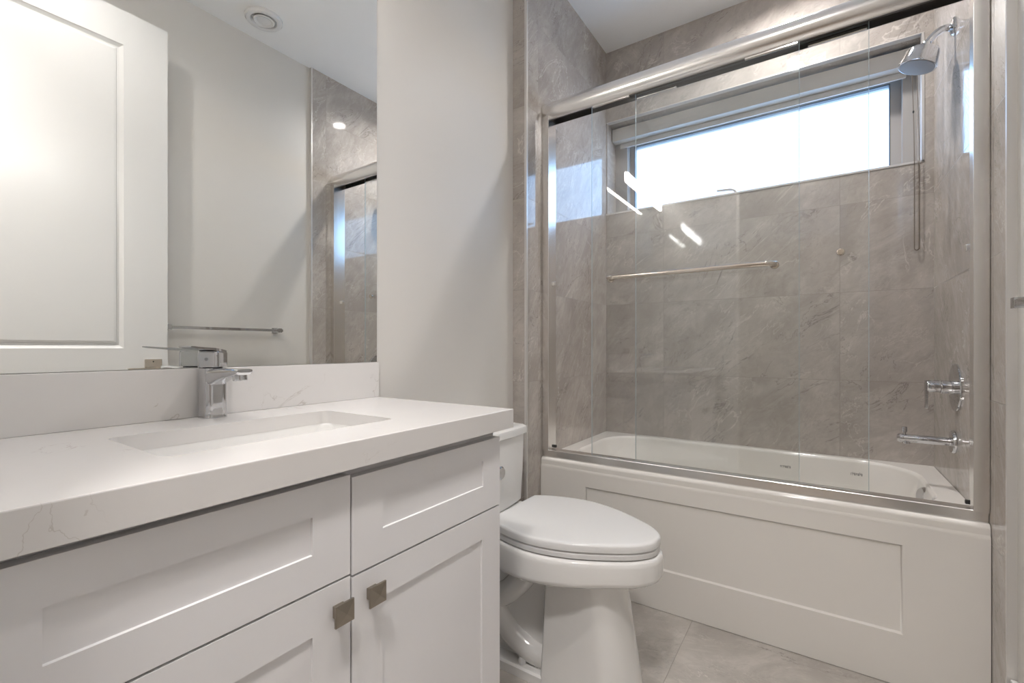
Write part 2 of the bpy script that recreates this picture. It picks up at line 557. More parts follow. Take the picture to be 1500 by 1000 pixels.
link('window_pane', bm, M['window_pane'], win)
bm = B(); box(bm, -0.455, -0.37, 2.830, 2.865, 1.927, 1.940, 0.003)
tube(bm, smooth_path([(-0.385, 2.842, 1.940), (-0.405, 2.838, 1.966), (-0.46, 2.838, 1.972), (-0.487, 2.838, 1.974)], 4), [0.0065]*13, 10)
link('window_handle', bm, M['vinyl'], win)

# door_1, open against the towel-bar wall
DXF = 0.30
DY0, DY1, DH = 0.125, 0.9227, 2.6155
dr = bpy.data.objects.new('door_1', None); C.objects.link(dr); dr.location = (DXF+0.02, DY0, 0)
struct(dr, 'white panelled door standing open, seen in the mirror')
bm = B()
prof = [(0.003, -0.003), (0.015, -0.011), (0.022, -0.012), (0.026, -0.006), (0.034, -0.004)]
panel_front(bm, lambda u, v, d: Vector((DXF - d, u, v)), DY0, DY1, 0.012, DH,
            [(DY0+0.166, 0.7533, 1.0714, 2.459, prof), (DY0+0.166, 0.7533, 0.26, 0.93, prof)], 0.036)
leaf = link('door_leaf', bm, M['door'], dr, sharp=0.12)
bm = B(); box(bm, DXF-0.008, DXF, 0.830, 0.8975, 0.952, 1.0195, 0.0015)
ros = link('rosette', bm, M['nickel_light'], dr)
bm = B(); lathe(bm, (DXF-0.0075, 0.8625, 1.008), (-1, 0, 0), [(0.0032, 0), (0.0032, 0.0008)], 16)
link('privacy_pinhole', bm, M['dark'], ros)
bm = B(); lathe(bm, (DXF-0.006, 0.864, 0.973), (-1, 0, 0), [(0.010, 0), (0.010, 0.04)], 20)
box(bm, DXF-0.052, DXF-0.040, 0.755, 0.876, 0.965, 0.981, 0.002)
link('door_lever', bm, M['nickel_light'], dr)
for z in (0.25, 1.3, 2.33):
    bm = B(); lathe(bm, (DXF-0.004, DY0-0.004, z), (0, 0, 1), [(0.007, 0), (0.007, 0.10)], 14)
    link('hinge', bm, M['nickel_light'], dr)

# ================================================================== VANITY
cab = thing('vanity_cabinet', 'white shaker vanity cabinet with square nickel knobs under the quartz counter', 'cabinet', (-0.92, 0.497, 0))
bm = B()
loft(bm, [rrect(a, b, c, d, 0.001, z, 1) for a, b, c, d, z in (
    (XL+0.020, CABX-0.038, 0.076, 0.9178, 0.118), (XL+0.020, CABX-0.038, 0.076, 0.9178, CB-0.0005), (XL+0.004, CABX-0.020, 0.058, 0.9358, CB-0.0005), (XL+0.004, CABX-0.020, 0.058, 0.9358, 0.10))])
link('cabinet_body', bm, M['cab'], cab)
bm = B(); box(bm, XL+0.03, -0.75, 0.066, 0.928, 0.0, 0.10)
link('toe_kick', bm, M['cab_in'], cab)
sh = [(0.0008, -0.0040), (0.0016, -0.0040)]
def front(name, y0, y1, z0, z1, rect):
    bm = B()
    panel_front(bm, lambda u, v, d: Vector((CABX + d, u, v)), y0, y1, z0, z1, [rect + (sh,)], 0.0195)
    return link(name, bm, M['cab'], cab, sharp=0.3)
front('drawer_front', 0.058, 0.4955, 0.6895, 0.8580, (0.1229, 0.4259, 0.7460, 0.8062))
front('drawer_front', 0.4990, 0.9358, 0.6845, 0.8520, (0.5662, 0.8685, 0.7440, 0.8045))
d1 = front('cabinet_door', 0.058, 0.4955, 0.105, 0.6855, (0.1229, 0.4259, 0.175, 0.6170))
d2 = front('cabinet_door', 0.4990, 0.9358, 0.105, 0.6805, (0.5662, 0.8640, 0.175, 0.6190))
def knob(parent, y, z):
    bm = B()
    box(bm, CABX-0.0005, CABX+0.016, y-0.010, y+0.010, z-0.010, z+0.010, 0.0012)
    s = 0.0178
    x0, x1, x2 = CABX+0.0155, CABX+0.0195, CABX+0.0245
    loft(bm, [[Vector((x, y+a*s*k, z+b*s*k)) for a, b in ((-1, -1), (1, -1), (1, 1), (-1, 1))]
              for x, k in ((x0, 0.96), (x0+0.0006, 1), (x1, 1), (x1+0.0004, 0.97), (x2, 0.03))])
    link('knob', bm, M['nickel'], parent, sharp=0.15)
knob(d1, 0.4715, 0.6395)
knob(d2, 0.5395, 0.6400)

# countertop
ct = thing('countertop', 'white quartz vanity counter with faint veins and low backsplash', 'countertop', (-0.91, 0.51, CB))
SX0, SX1, SY0, SY1 = -1.0125, -0.769, 0.2635, 0.6875
CY0, CY1 = YE+0.002, 0.9675
bm = B()
plate_with_hole(bm, [Vector((x, y, CT)) for x, y in ((XL+0.002, CY0), (CFX-0.024, CY0), (CFX-0.024, CY1-0.024), (XL+0.002, CY1-0.024))],
                list(reversed(rrect(SX0, SX1, SY0, SY1, 0.018, CT, 5))), 0.030)
slab = link('counter_slab', bm, M['quartz'], ct, sharp=0.6)
bm = B()   # thick mitred front and end, one L-shaped strip
L_ = [(CFX-0.024, CY0), (CFX, CY0), (CFX, CY1), (XL+0.002, CY1), (XL+0.002, CY1-0.024), (CFX-0.024, CY1-0.024)]
loft(bm, [[Vector((x, y, CB)) for x, y in L_], [Vector((x, y, CT)) for x, y in L_]])
es = [e for e in bm.edges if all(v.co.z > CT-1e-6 for v in e.verts) and (all(abs(v.co.x-CFX) < 1e-6 for v in e.verts) or all(abs(v.co.y-CY1) < 1e-6 for v in e.verts))]
bmesh.ops.bevel(bm, geom=es, offset=0.0018, segments=2, profile=0.5, affect='EDGES')
link('mitred_edge', bm, M['quartz'], ct, sharp=0.35)
bm = B(); box(bm, XL+0.001, XL+0.020, CY0, CY1+0.003, CT, 1.0285, 0.0015)
link('backsplash', bm, M['quartz'], ct)

sk = thing('sink', 'white rectangular basin set under the cut-out of the quartz counter', 'sink', (-0.89, SINK_Y, 0.755))
bm = B()
zt = CT-0.0301
rings = [rrect(SX0-0.014, SX1+0.014, SY0-0.014, SY1+0.014, 0.03, zt, 7)]
rings.append(rrect(SX0-0.0006, SX1+0.0006, SY0-0.0006, SY1+0.0006, 0.0186, zt, 7))
for t, ins in ((0.006, 0.000), (0.05, 0.006), (0.085, 0.014), (0.100, 0.024), (0.110, 0.042), (0.116, 0.075)):
    rings.append(rrect(SX0+ins, SX1-ins, SY0+ins, SY1-ins, 0.03+ins*0.45, zt-t, 7))
rings.append(rrect(-0.915, -0.866, SINK_Y-0.024, SINK_Y+0.024, 0.0238, zt-0.119, 7))
loft(bm, rings, False, True)
outer = []
for t, ins in ((0.0, -0.014), (0.012, -0.014), (0.014, -0.010), (0.10, 0.005), (0.128, 0.05)):
    outer.append(rrect(SX0+ins, SX1-ins, SY0+ins, SY1-ins, 0.03, zt-t, 7))
loft(bm, outer, False, True)
link('basin', bm, M['porcelain'], sk, weld=True)
bm = B(); lathe(bm, (-0.8905, SINK_Y, zt-0.1185), (0, 0, 1), [(0.023, 0), (0.023, 0.002), (0.017, 0.003), (0.016, 0.001), (0.004, 0.004), (0.001, 0.0045)], 32)
link('drain', bm, M['chrome'], sk)

# faucet
FX, FY = -1.122, 0.4765
fa = thing('faucet', 'chrome single-lever basin mixer standing on the counter behind the sink', 'faucet', (FX, FY, CT))
bm = B()
R = lambda cx, cy, hw, hd, r, z: rrect(cx-hw, cx+hw, cy-hd, cy+hd, r, z, 6)
rings = [R(FX, FY, 0.0255, 0.0235, 0.014, CT), R(FX, FY, 0.0258, 0.0238, 0.014, CT+0.004), R(FX, FY, 0.0245, 0.0228, 0.014, CT+0.012), R(FX, FY, 0.0240, 0.0228, 0.014, CT+0.06),
         R(FX, FY, 0.0245, 0.0232, 0.014, CT+0.104), R(FX, FY, 0.0245, 0.0232, 0.014, CT+0.110)]
loft(bm, rings)
link('faucet_body', bm, M['chrome'], fa)
bm = B()
def sec(x, zb, zt2, w):
    pts = []
    for i in range(20):
        a = 2*pi*i/20
        ca, sa = cos(a), sin(a)
        pts.append(Vector((x, FY + w*math.copysign(abs(ca)**0.6, ca), (zb+zt2)/2 + (zt2-zb)/2*math.copysign(abs(sa)**0.6, sa))))
    return pts
loft(bm, [sec(FX+0.005, CT+0.070, CT+0.110, 0.0215), sec(FX+0.028, CT+0.074, CT+0.110, 0.0205), sec(FX+0.050, CT+0.083, CT+0.1105, 0.0195), sec(FX+0.085, CT+0.091, CT+0.111, 0.0185),
          sec(FX+0.118, CT+0.094, CT+0.1115, 0.0175), sec(FX+0.138, CT+0.099, CT+0.1118, 0.0165), sec(FX+0.142, CT+0.104, CT+0.111, 0.0150)])
link('spout', bm, M['chrome'], fa)
bm = B(); lathe(bm, (FX+0.122, FY, CT+0.0975), (0.10, 0, -1), [(0.0135, -0.004), (0.0138, 0.009), (0.0128, 0.011), (0.0118, 0.0085)], 28)
link('aerator', bm, M['chrome'], fa)
bm = B(); lathe(bm, (FX, FY, CT+0.1098), (0, 0, 1), [(0.019, 0), (0.019, 0.004)], 28)
link('handle_gap_ring', bm, M['dark'], fa)
rot = Matrix.Translation((FX, FY, 0)) @ Matrix.Rotation(math.atan2(-0.80, 0.60), 4, 'Z')
bm = B()
# handle: squarish cap under a long thin blade, turned to one side
rings = [R(0, 0, 0.0225, 0.0215, 0.008, CT+0.1125), R(0, 0, 0.0232, 0.022, 0.008, CT+0.114), R(0, 0, 0.0232, 0.022, 0.008, CT+0.143), R(0.0, 0, 0.0215, 0.0205, 0.008, CT+0.147)]
loft(bm, rings)
bmesh.ops.transform(bm, matrix=rot, verts=bm.verts)
hd = link('handle_cap', bm, M['chrome'], fa)
bm = B()
blade = []
for x, zb, zt2, w in ((-0.020, 0.1445, 0.1485, 0.019), (0.0, 0.1465, 0.1515, 0.0215), (0.025, 0.1485, 0.1545, 0.0205), (0.055, 0.1515, 0.1560, 0.0170), (0.085, 0.1545, 0.1580, 0.0150), (0.094, 0.1560, 0.1585, 0.0125)):
    blade.append([Vector((x, w*a, CT + (zb if b < 0 else zt2) )) for a, b in ((-1, -1), (-1, 1), (-0.6, 1.0), (0.6, 1.0), (1, 1), (1, -1))])
loft(bm, blade)
bmesh.ops.transform(bm, matrix=rot, verts=bm.verts)
link('lever', bm, M['chrome'], fa, sharp=0.7)
bm = B(); lathe(bm, Vector((FX, FY, CT+0.130)) + (rot.to_3x3() @ Vector((0.0228, 0, 0))), rot.to_3x3() @ Vector((1, 0, 0)), [(0.0035, 0), (0.0035, 0.0008)], 16)
link('temperature_dot', bm, M['spray'], hd)

# mirror
MZ1 = 2.205
bm = B(); box(bm, XL+0.0005, XL+0.006, YE+0.004, 0.9735, 1.0295, MZ1)
tag(link('mirror', bm, M['mirror']), 'large frameless mirror on the wall above the vanity backsplash', 'mirror')
# vanity light above the mirror
vl = thing('vanity_light', 'long linear wall light mounted above the mirror', 'light', (XL, 0.475, 2.21))
bm = B(); box(bm, XL+0.001, XL+0.022, 0.36, 0.59, 2.208, 2.290, 0.003)
link('back_plate', bm, M['chrome'], vl)
bm = B(); box(bm, XL+0.066, XL+0.0785, 0.105, 0.845, 2.206, 2.268, 0.001)
box(bm, XL+0.022, XL+0.066, 0.44, 0.51, 2.225, 2.260, 0.002)
link('support_bar', bm, M['chrome'], vl)
bm = B()
box(bm, XL+0.078, XL+0.100, 0.105, 0.845, 2.200, 2.268, 0.002)
link('light_diffuser', bm, M['led'], vl, sharp=0.3)

# ================================================================== TOILET
TY = 1.364
to = thing('toilet', 'white elongated toilet with closed lid between the vanity and the bathtub', 'toilet', (-0.78, TY, 0))
HW = [(-0.910, 0.143), (-0.900, 0.151), (-0.865, 0.170), (-0.80, 0.191), (-0.74, 0.2005), (-0.68, 0.1985), (-0.60, 0.178), (-0.53, 0.146), (-0.458, 0.103), (-0.425, 0.075), (-0.402, 0.044), (-0.393, 0.018)]
def outline(off, z, x_shift=0.0, back=None, dz=None):
    """closed outline of seat and rim, grown by off"""
    pts = smooth_path([(x, w, 0) for x, w in HW], 4)
    pts = [Vector((q.x, q.y, 0)) for q in pts]
    cx = -0.66
    side = []
    n = len(pts)
    for i, q in enumerate(pts):
        t = (pts[min(i+1, n-1)] - pts[max(i-1, 0)]).normalized()
        nrm = Vector((-t.y, t.x, 0))
        r = q + nrm*off
        side.append(r)
    x_b = -0.910 - off
    for q in side:
        q.x = max(q.x, x_b)
    side[0].x = x_b
    ring = [Vector((s.x + x_shift, TY + max(s.y, 0.002), z)) for s in side] + [Vector((s.x + x_shift, TY - max(s.y, 0.002), z)) for s in reversed(side)]
    return ring
bm = B()
loft(bm, [outline(-0.004, 0.4875), outline(0.0, 0.4885), outline(0.0005, 0.496), outline(-0.0005, 0.5055), outline(-0.003, 0.5092), outline(-0.007, 0.5110), outline(-0.016, 0.5117), outline(-0.04, 0.512)])
link('toilet_lid', bm, M['plastic'], to, sharp=0.8)
bm = B()
loft(bm, [outline(-0.008, 0.4655), outline(-0.003, 0.467), outline(-0.002, 0.480), outline(-0.007, 0.4855)])
link('seat', bm, M['plastic'], to, sharp=0.8)
bm = B()
def rimring(off, z, k=0.0):
    r = outline(off, z)
    for q in r:   # skirt hangs a little lower at the back
        q.z -= k*max(0, min(1, (-0.50 - q.x)/0.35))
        if q.x < -0.85:
            q.x = -0.85 + (q.x+0.85)*0.5
    return r
loft(bm, [rimring(-0.012, 0.4630), rimring(0.001, 0.4615), rimring(0.006, 0.456), rimring(0.0075, 0.445), rimring(0.0075, 0.405, 0.02), rimring(0.004, 0.393, 0.02), rimring(-0.006, 0.385, 0.02), rimring(-0.03, 0.382, 0.02)])
loft(bm, [rrect(-1.155, -0.82, TY-0.175, TY+0.175, 0.03, z, 5) for z in (0.408, 0.4625)])
link('bowl_rim', bm, M['porcelain'], to, sharp=0.8)
bm = B()
def ped(x0, x1, hw, z):
    k = []
    f = x1 - x0
    for i in range(25):      # flat back corners, rounded front
        a = -pi/2 + pi*i/24
        k.append(Vector((x1 - 0.085 + 0.085*abs(cos(a))**0.75, TY + hw*sin(a) if abs(sin(a)) < 0.999 else TY + hw*math.copysign(1, sin(a)), z)))
    k += [Vector((x0+0.012, TY+hw, z)), Vector((x0, TY+hw-0.012, z)), Vector((x0, TY-hw+0.012, z)), Vector((x0+0.012, TY-hw, z))]
    return k
loft(bm, [ped(-0.738, -0.446, 0.1185, 0.0), ped(-0.736, -0.452, 0.117, 0.03), ped(-0.732, -0.466, 0.113, 0.12), ped(-0.728, -0.484, 0.110, 0.24), ped(-0.724, -0.498, 0.110, 0.33), ped(-0.722, -0.500, 0.113, 0.385)])
link('pedestal', bm, M['porcelain'], to, sharp=0.8)
bm = B()
loft(bm, [rrect(-1.06, -0.72, TY-0.062, TY+0.062, 0.03, z, 5) for z in (0.0, 0.41)])
for s in (-1, 1):
    tube(bm, smooth_path([(-0.775, TY+s*0.055, 0.40), (-0.815, TY+s*0.062, 0.32), (-0.875, TY+s*0.062, 0.25), (-0.93, TY+s*0.062, 0.20), (-0.90, TY+s*0.062, 0.13), (-0.83, TY+s*0.062, 0.085), (-0.77, TY+s*0.056, 0.065), (-0.69, TY+s*0.040, 0.06)], 6), 0.040, 16)
    tube(bm, smooth_path([(-0.86, TY+s*0.06, 0.41), (-0.93, TY+s*0.062, 0.34), (-1.0, TY+s*0.062, 0.27), (-1.03, TY+s*0.062, 0.15), (-1.0, TY+s*0.062, 0.05)], 6), 0.030, 14)
link('trapway', bm, M['porcelain'], to)
bm = B()
loft(bm, [rrect(-1.06, -0.55, TY-0.112, TY+0.112, 0.04, 0.0, 6), rrect(-1.06, -0.55, TY-0.112, TY+0.112, 0.04, 0.028, 6), rrect(-1.056, -0.555, TY-0.106, TY+0.106, 0.038, 0.034, 6)])
link('base_foot', bm, M['porcelain'], to)
for s in (-1, 1):
    bm = B(); lathe(bm, (-0.815, TY+s*0.088, 0.0335), (0, 0, 1), [(0.0135, 0), (0.0135, 0.014), (0.0105, 0.020), (0.004, 0.0225)], 20)
    link('bolt_cap', bm, M['plastic'], to)
bm = B()
def tankring(hw, xf, z, bow=0.012):
    ring = []
    x0 = XL+0.008
    r = 0.028
    y1, y0 = TY+hw, TY-hw
    for i in range(9):
        a = radians(90 - 90*i/8)
        ring.append(Vector((xf - r + r*cos(a), y1 - r + r*sin(a), z)))
    for i in range(1, 8):
        t = i/8
        ring.append(Vector((xf + bow*4*t*(1-t), y1 - r + (y0+r-y1+r)*t, z)))
    for i in range(9):
        a = radians(-90*i/8)
        ring.append(Vector((xf - r + r*cos(a), y0 + r + r*sin(a), z)))
    ring += [Vector((x0, y0, z)), Vector((x0, y1, z))]
    return ring
loft(bm, [tankring(0.178, -0.995, 0.4635), tankring(0.190, -0.986, 0.475), tankring(0.198, -0.983, 0.60), tankring(0.203, -0.980, 0.7325)])
tk = link('tank', bm, M['porcelain'], to, sharp=0.7)
bm = B()
loft(bm, [tankring(0.205, -0.977, 0.7345), tankring(0.212, -0.970, 0.737), tankring(0.212, -0.970, 0.755), tankring(0.209, -0.973, 0.763), tankring(0.200, -0.983, 0.7685), tankring(0.185, -1.0, 0.770)])
link('tank_lid', bm, M['porcelain'], to, sharp=0.7)
bm = B()
lathe(bm, (-0.972, 1.345, 0.623), (1, 0, 0), [(0.013, -0.006), (0.013, 0.016)], 20)
lathe(bm, (-0.958, 1.345, 0.623), (1, 0, 0), [(0.022, -0.004), (0.0245, 0.002), (0.0245, 0.008), (0.020, 0.0125), (0.001, 0.014)], 32)
link('flush_lever', bm, M['chrome'], to)

# ================================================================== BATHTUB
tub = thing('bathtub', 'white alcove bathtub with recessed apron panel under the window', 'bathtub', ((XT+XR)/2, (YF+YB)/2, 0))
x0, x1 = XT+0.0015, XR-0.0015
bm = B()
# apron: rounded lip, small ledge, recessed panel
AY = YF - 0.003
lip = [(1.965, RIM), (1.909, RIM)]
for i in range(1, 7):
    a = radians(90 + 90*i/6)
    lip.append((1.909 + 0.015*cos(a), RIM-0.015 + 0.015*sin(a)))
lip += [(YF, 0.524), (YF-0.0005, 0.521), (AY, 0.516), (AY, 0.5102), (1.965, 0.5102)]
prism_x(bm, lip, x0, x1)
panel_front(bm, lambda u, v, d: Vector((u, AY - d, v)), x0, x1, 0.002, 0.510,
            [(-0.874, 0.2207, 0.166, 0.4497, [(0.0006, -0.001), (0.0045, -0.0075), (0.006, -0.008)])], 0.03)
link('apron', bm, M['acrylic'], tub, sharp=0.9)
bm = B()
IX0, IX1, IY0, IY1 = -1.030, 0.348, 1.985, 2.664
inner = rrect(IX0, IX1, IY0, IY1, 0.21, RIM, 10)
plate_with_hole(bm, [Vector((x, y, RIM)) for x, y in ((x0, 1.9640), (x1, 1.9640), (x1, YB-0.0015), (x0, YB-0.0015))], inner, 0.03)
rings = []
for t, ia, ib, iy, r in ((0.0, 0, 0, 0, 0.21), (0.004, 0.006, 0.006, 0.006, 0.205), (0.015, 0.014, 0.012, 0.012, 0.20), (0.10, 0.045, 0.022, 0.026, 0.19), (0.25, 0.12, 0.045, 0.05, 0.17), (0.36, 0.19, 0.065, 0.075, 0.15), (0.40, 0.24, 0.10, 0.11, 0.13), (0.41, 0.32, 0.16, 0.17, 0.10)):
    rings.append(rrect(IX0+ia, IX1-ib, IY0+iy, IY1-iy, r, RIM-t, 10))
loft(bm, rings, False, True)
link('tub_shell', bm, M['acrylic'], tub, sharp=0.9, weld=True)
bm = B(); lathe(bm, (0.338, 2.325, 0.506), (-0.85, -0.5, 0.10), [(0.036, -0.004), (0.036, 0.004), (0.032, 0.011), (0.012, 0.013), (0.001, 0.0135)], 32)
link('overflow_cover', bm, M['chrome'], tub)
bm = B(); lathe(bm, (0.10, 2.33, RIM-0.411), (0, 0, 1), [(0.034, 0), (0.034, 0.004), (0.020, 0.006), (0.001, 0.007)], 32)
link('tub_drain', bm, M['chrome'], tub)

# ================================================================== SHOWER ENCLOSURE
fr = thing('shower_door_frame', 'brushed metal sliding door frame with round top rail over the tub', 'shower frame', ((XT+XR)/2, 1.945, RIM))
RZ0, RZ1 = 2.167, 2.253
prof = []
yc, zc = 1.942, 2.207
for i in range(29):       # bulging front, flat underside and back
    a = radians(62 + 178*i/28)
    prof.append((yc + 0.044*cos(a), zc + 0.0458*sin(a)))
inn = [(yc + 0.040*cos(radians(62 + 178*i/28)), zc + 0.0418*sin(radians(62 + 178*i/28))) for i in range(29)]
prof = prof + [(1.9235, RZ0), (1.9275, RZ0)] + list(reversed(inn)) + [(1.986, 2.231), (1.986, RZ0), (1.990, RZ0), (1.990, 2.236)]
bm = B(); prism_x(bm, prof, XT+0.001, XR-0.001)
rail = link('header_rail', bm, M['satin'], fr, sharp=0.4)
bm = B(); box(bm, XT+0.002, XR-0.002, 1.946, 1.951, RZ0+0.008, 2.240)
link('rail_channel', bm, M['channel'], rail)
for s, xa in ((1, XT+0.0008), (-1, XR-0.0008)):
    bm = B()
    a, b = sorted((xa, xa + s*0.036)); 
    box(bm, a, b, 1.902, 1.936, 0.585, RZ0+0.01, 0.0015)
    a, b = sorted((xa, xa + s*0.026))
    box(bm, a, b, 1.936, 1.996, 0.585, RZ0+0.01, 0.002)
    j = link('side_jamb', bm, M['satin'], fr)
    for yy, zz in ((1.975, 1.385), (1.975, 0.594)):
        bm = B(); a, b = sorted((xa + s*0.025, xa + s*0.040))
        q = 0.010 if zz > 1 else 0.006
        box(bm, a, b, yy-q, yy+q, zz-q, zz+q, 0.0015)
        link('bumper', bm, M['satin'] if zz > 1 else M['dark'], j)
tp = [(1.914, RIM+0.001), (1.914, 0.585), (1.9155, 0.587), (1.934, 0.587), (1.936, 0.580), (1.992, 0.580), (1.996, 0.574), (1.996, RIM+0.001)]
bm = B(); prism_x(bm, tp, XT+0.002, XR-0.002)
link('bottom_track', bm, M['satin'], fr, sharp=0.3)

def glass_panel(name, label, xa, xb, y, z0, z1):
    t = thing(name, label, 'shower door', ((xa+xb)/2, y, z0), 'sliding glass panels of the shower')
    bm = B()
    box(bm, xa, xb, y-0.003, y+0.003, z0, z1)
    for f in bm.faces:
        f.material_index = 0 if abs(f.normal.y) > 0.9 else 1
    link('glass_pane', bm, [M['pane'], M['edge']], t)
    for ex in (xa-0.0002, xb-0.0015):
        bm = B(); box(bm, ex, ex+0.0017, y-0.0033, y+0.0033, z0, z1, 0.0008, 2)
        link('polished_edge', bm, M['edge'], t)
    for cx in (xa+0.09, xb-0.09):
        bm = B(); box(bm, cx-0.085, cx+0.085, y-0.0055, y+0.0055, 2.160, 2.174, 0.0015)
        link('hanger', bm, M['bright'], t)
    return t
PA = glass_panel('shower_glass_panel', 'clear glass sliding panel carrying the long towel bar', -0.857, -0.058, 1.928, 0.5885, 2.200)
PB = glass_panel('shower_glass_panel', 'clear glass sliding panel carrying the small round knob', -0.668, 0.1415, 1.968, 0.5825, 2.200)
# towel bar on the outer panel
bm = B()
tz = 1.377
p = [(-0.765, 1.926, tz), (-0.765, 1.900, tz), (-0.762, 1.890, tz), (-0.752, 1.882, tz), (-0.735, 1.880, tz), (-0.60, 1.880, tz), (-0.30, 1.880, tz), (-0.165, 1.880, tz), (-0.148, 1.882, tz), (-0.138, 1.890, tz), (-0.135, 1.900, tz), (-0.135, 1.926, tz)]
tube(bm, p, 0.0098, 18)
tb = link('panel_towel_bar', bm, M['nickel_light'], PA)
for x in (-0.765, -0.135):
    bm = B(); lathe(bm, (x, 1.9255, tz), (0, -1, 0), [(0.0150, 0), (0.0150, 0.004), (0.012, 0.010)], 24)
    link('mounting_collar', bm, M['nickel_light'], tb)
bm = B(); lathe(bm, (0.0625, 1.9655, 1.4055), (0, -1, 0), [(0.006, 0), (0.006, 0.006), (0.0115, 0.009), (0.0125, 0.016), (0.0115, 0.020), (0.008, 0.0215)], 28)
link('pull_knob', bm, M['nickel_light'], PB)
# small etched safety marks near the lower corners of the panes (illegible in the photograph)
random.seed(4)
for P_, xs, y, z in ((PA, -0.117, 1.9245, 0.640), (PB, 0.091, 1.9645, 0.635)):
    bm = B()
    for i in range(7):
        cx = xs + i*0.0048
        h = random.choice((0.008, 0.010, 0.012))
        box(bm, cx, cx+0.0013, y-0.0002, y+0.0002, z, z+h)
        box(bm, cx, cx+0.0034, y-0.0002, y+0.0002, z+random.choice((0, 0.004, 0.007)), z+0.0085)
    link('etched_mark', bm, M['stamp'], P_)

# ================================================================== SHOWER FITTINGS on the right tiled wall
sy = 2.326
sh_ = thing('shower_fixture', 'chrome round shower head on a curved arm high on the tiled wall', 'shower head', (XR, sy, 2.26))
bm = B(); lathe(bm, (XR-0.0005, sy, 2.268), (-1, 0, 0), [(0.032, 0), (0.032, 0.003), (0.028, 0.009), (0.014, 0.014), (0.012, 0.018)], 32)
link('wall_flange', bm, M['chrome'], sh_)
bm = B()
arm = smooth_path([(XR-0.006, sy, 2.268), (XR-0.030, sy, 2.270), (XR-0.050, sy, 2.262), (XR-0.066, sy, 2.248), (XR-0.078, sy, 2.232)], 6)
tube(bm, arm, 0.0122, 16)
link('shower_arm', bm, M['chrome'], sh_)
hd_axis = Vector((-0.34, -0.02, -1)).normalized()
o = Vector((XR-0.080, sy, 2.229))
bm = B(); lathe(bm, o, hd_axis, [(0.010, -0.010), (0.015, -0.006), (0.0165, 0.004), (0.0155, 0.014), (0.018, 0.018)], 28)
link('swivel_collar', bm, M['chrome'], sh_)
bm = B(); lathe(bm, o + hd_axis*0.014, hd_axis, [(0.016, 0), (0.036, 0.004), (0.050, 0.010), (0.0535, 0.018), (0.0595, 0.060), (0.0605, 0.066), (0.059, 0.070), (0.0555, 0.0705)], 48)
hh = link('spray_head', bm, M['chrome'], sh_)
bm = B(); lathe(bm, o + hd_axis*0.084, hd_axis, [(0.0550, 0), (0.0545, 0.0022), (0.030, 0.003), (0.001, 0.0032)], 48)
link('spray_face', bm, M['spray'], hh)

vy, vz = 2.306, 0.928
va = thing('shower_valve', 'chrome shower valve with large round plate and hanging lever handle', 'shower valve', (XR, vy, vz))
bm = B(); lathe(bm, (XR-0.0005, vy, vz), (-1, 0, 0), [(0.088, 0), (0.088, 0.003), (0.086, 0.006), (0.030, 0.0085), (0.026, 0.009)], 56)
link('wall_plate', bm, M['chrome'], va)
bm = B(); lathe(bm, (XR-0.008, vy, vz), (-1, 0, 0), [(0.0250, 0), (0.0250, 0.034), (0.0240, 0.036)], 36)
link('valve_sleeve', bm, M['chrome'], va)
bm = B(); lathe(bm, (XR-0.0445, vy, vz+0.002), (-1, 0, 0), [(0.0225, 0), (0.0232, 0.002), (0.0232, 0.034), (0.0215, 0.038), (0.012, 0.039)], 36)
lv = []
for zz, w, a, b in ((0.024, 0.012, -0.088, -0.074), (0.0, 0.013, -0.0885, -0.076), (-0.03, 0.0115, -0.088, -0.079), (-0.06, 0.0100, -0.0875, -0.0795), (-0.078, 0.0090, -0.0885, -0.0790), (-0.082, 0.0070, -0.088, -0.080)):
    lv.append([Vector((XR+x, vy+y, vz+zz)) for x, y in ((a, -w*0.7), (a, w*0.7), (a+0.002, w), (b, w), (b, -w), (a+0.002, -w))])
loft(bm, lv)
link('lever_handle', bm, M['chrome'], va, sharp=0.7)

pz = 0.724
sp = thing('tub_spout', 'chrome straight tub spout with diverter pull above the bathtub rim', 'tub spout', (XR, sy, pz))
bm = B(); lathe(bm, (XR-0.0005, sy, pz), (-1, 0, 0), [(0.042, 0), (0.042, 0.006), (0.039, 0.011), (0.018, 0.013)], 36)
link('spout_flange', bm, M['chrome'], sp)
bm = B(); lathe(bm, (XR-0.010, sy, pz), (-1, 0, 0), [(0.0155, 0), (0.0155, 0.135), (0.0165, 0.138), (0.0170, 0.150), (0.0120, 0.156), (0.002, 0.157)], 28)
lathe(bm, (XR-0.138, sy, pz-0.010), (0, 0, -1), [(0.0125, -0.004), (0.0125, 0.010), (0.010, 0.011), (0.0095, 0.008)], 22)
link('spout_pipe', bm, M['chrome'], sp)
bm = B(); lathe(bm, (XR-0.144, sy, pz+0.012), (0, 0, 1), [(0.0045, 0), (0.0045, 0.011), (0.0085, 0.012), (0.0088, 0.030), (0.0075, 0.032), (0.002, 0.0325)], 24)
link('diverter_pull', bm, M['chrome'], sp)

# ================================================================== TOWEL BAR on the right painted wall
ZT = 1.178
tw = thing('towel_bar', 'square chrome towel bar on the painted wall by the open door', 'towel bar', (XW, 1.24, ZT))
TX = XW-0.058
bm = B(); box(bm, TX-0.0075, TX+0.0075, 0.935, 1.545, ZT-0.0075, ZT+0.0075, 0.001)
link('bar', bm, M['chrome'], tw)
for y in (0.955, 1.525):
    bm = B(); box(bm, XW-0.008, XW-0.0005, y-0.017, y+0.017, ZT-0.017, ZT+0.017, 0.0015)
    box(bm, TX-0.010, XW-0.006, y-0.0125, y+0.0125, ZT-0.0125, ZT+0.0125, 0.001)
    link('bar_post', bm, M['chrome'], tw)

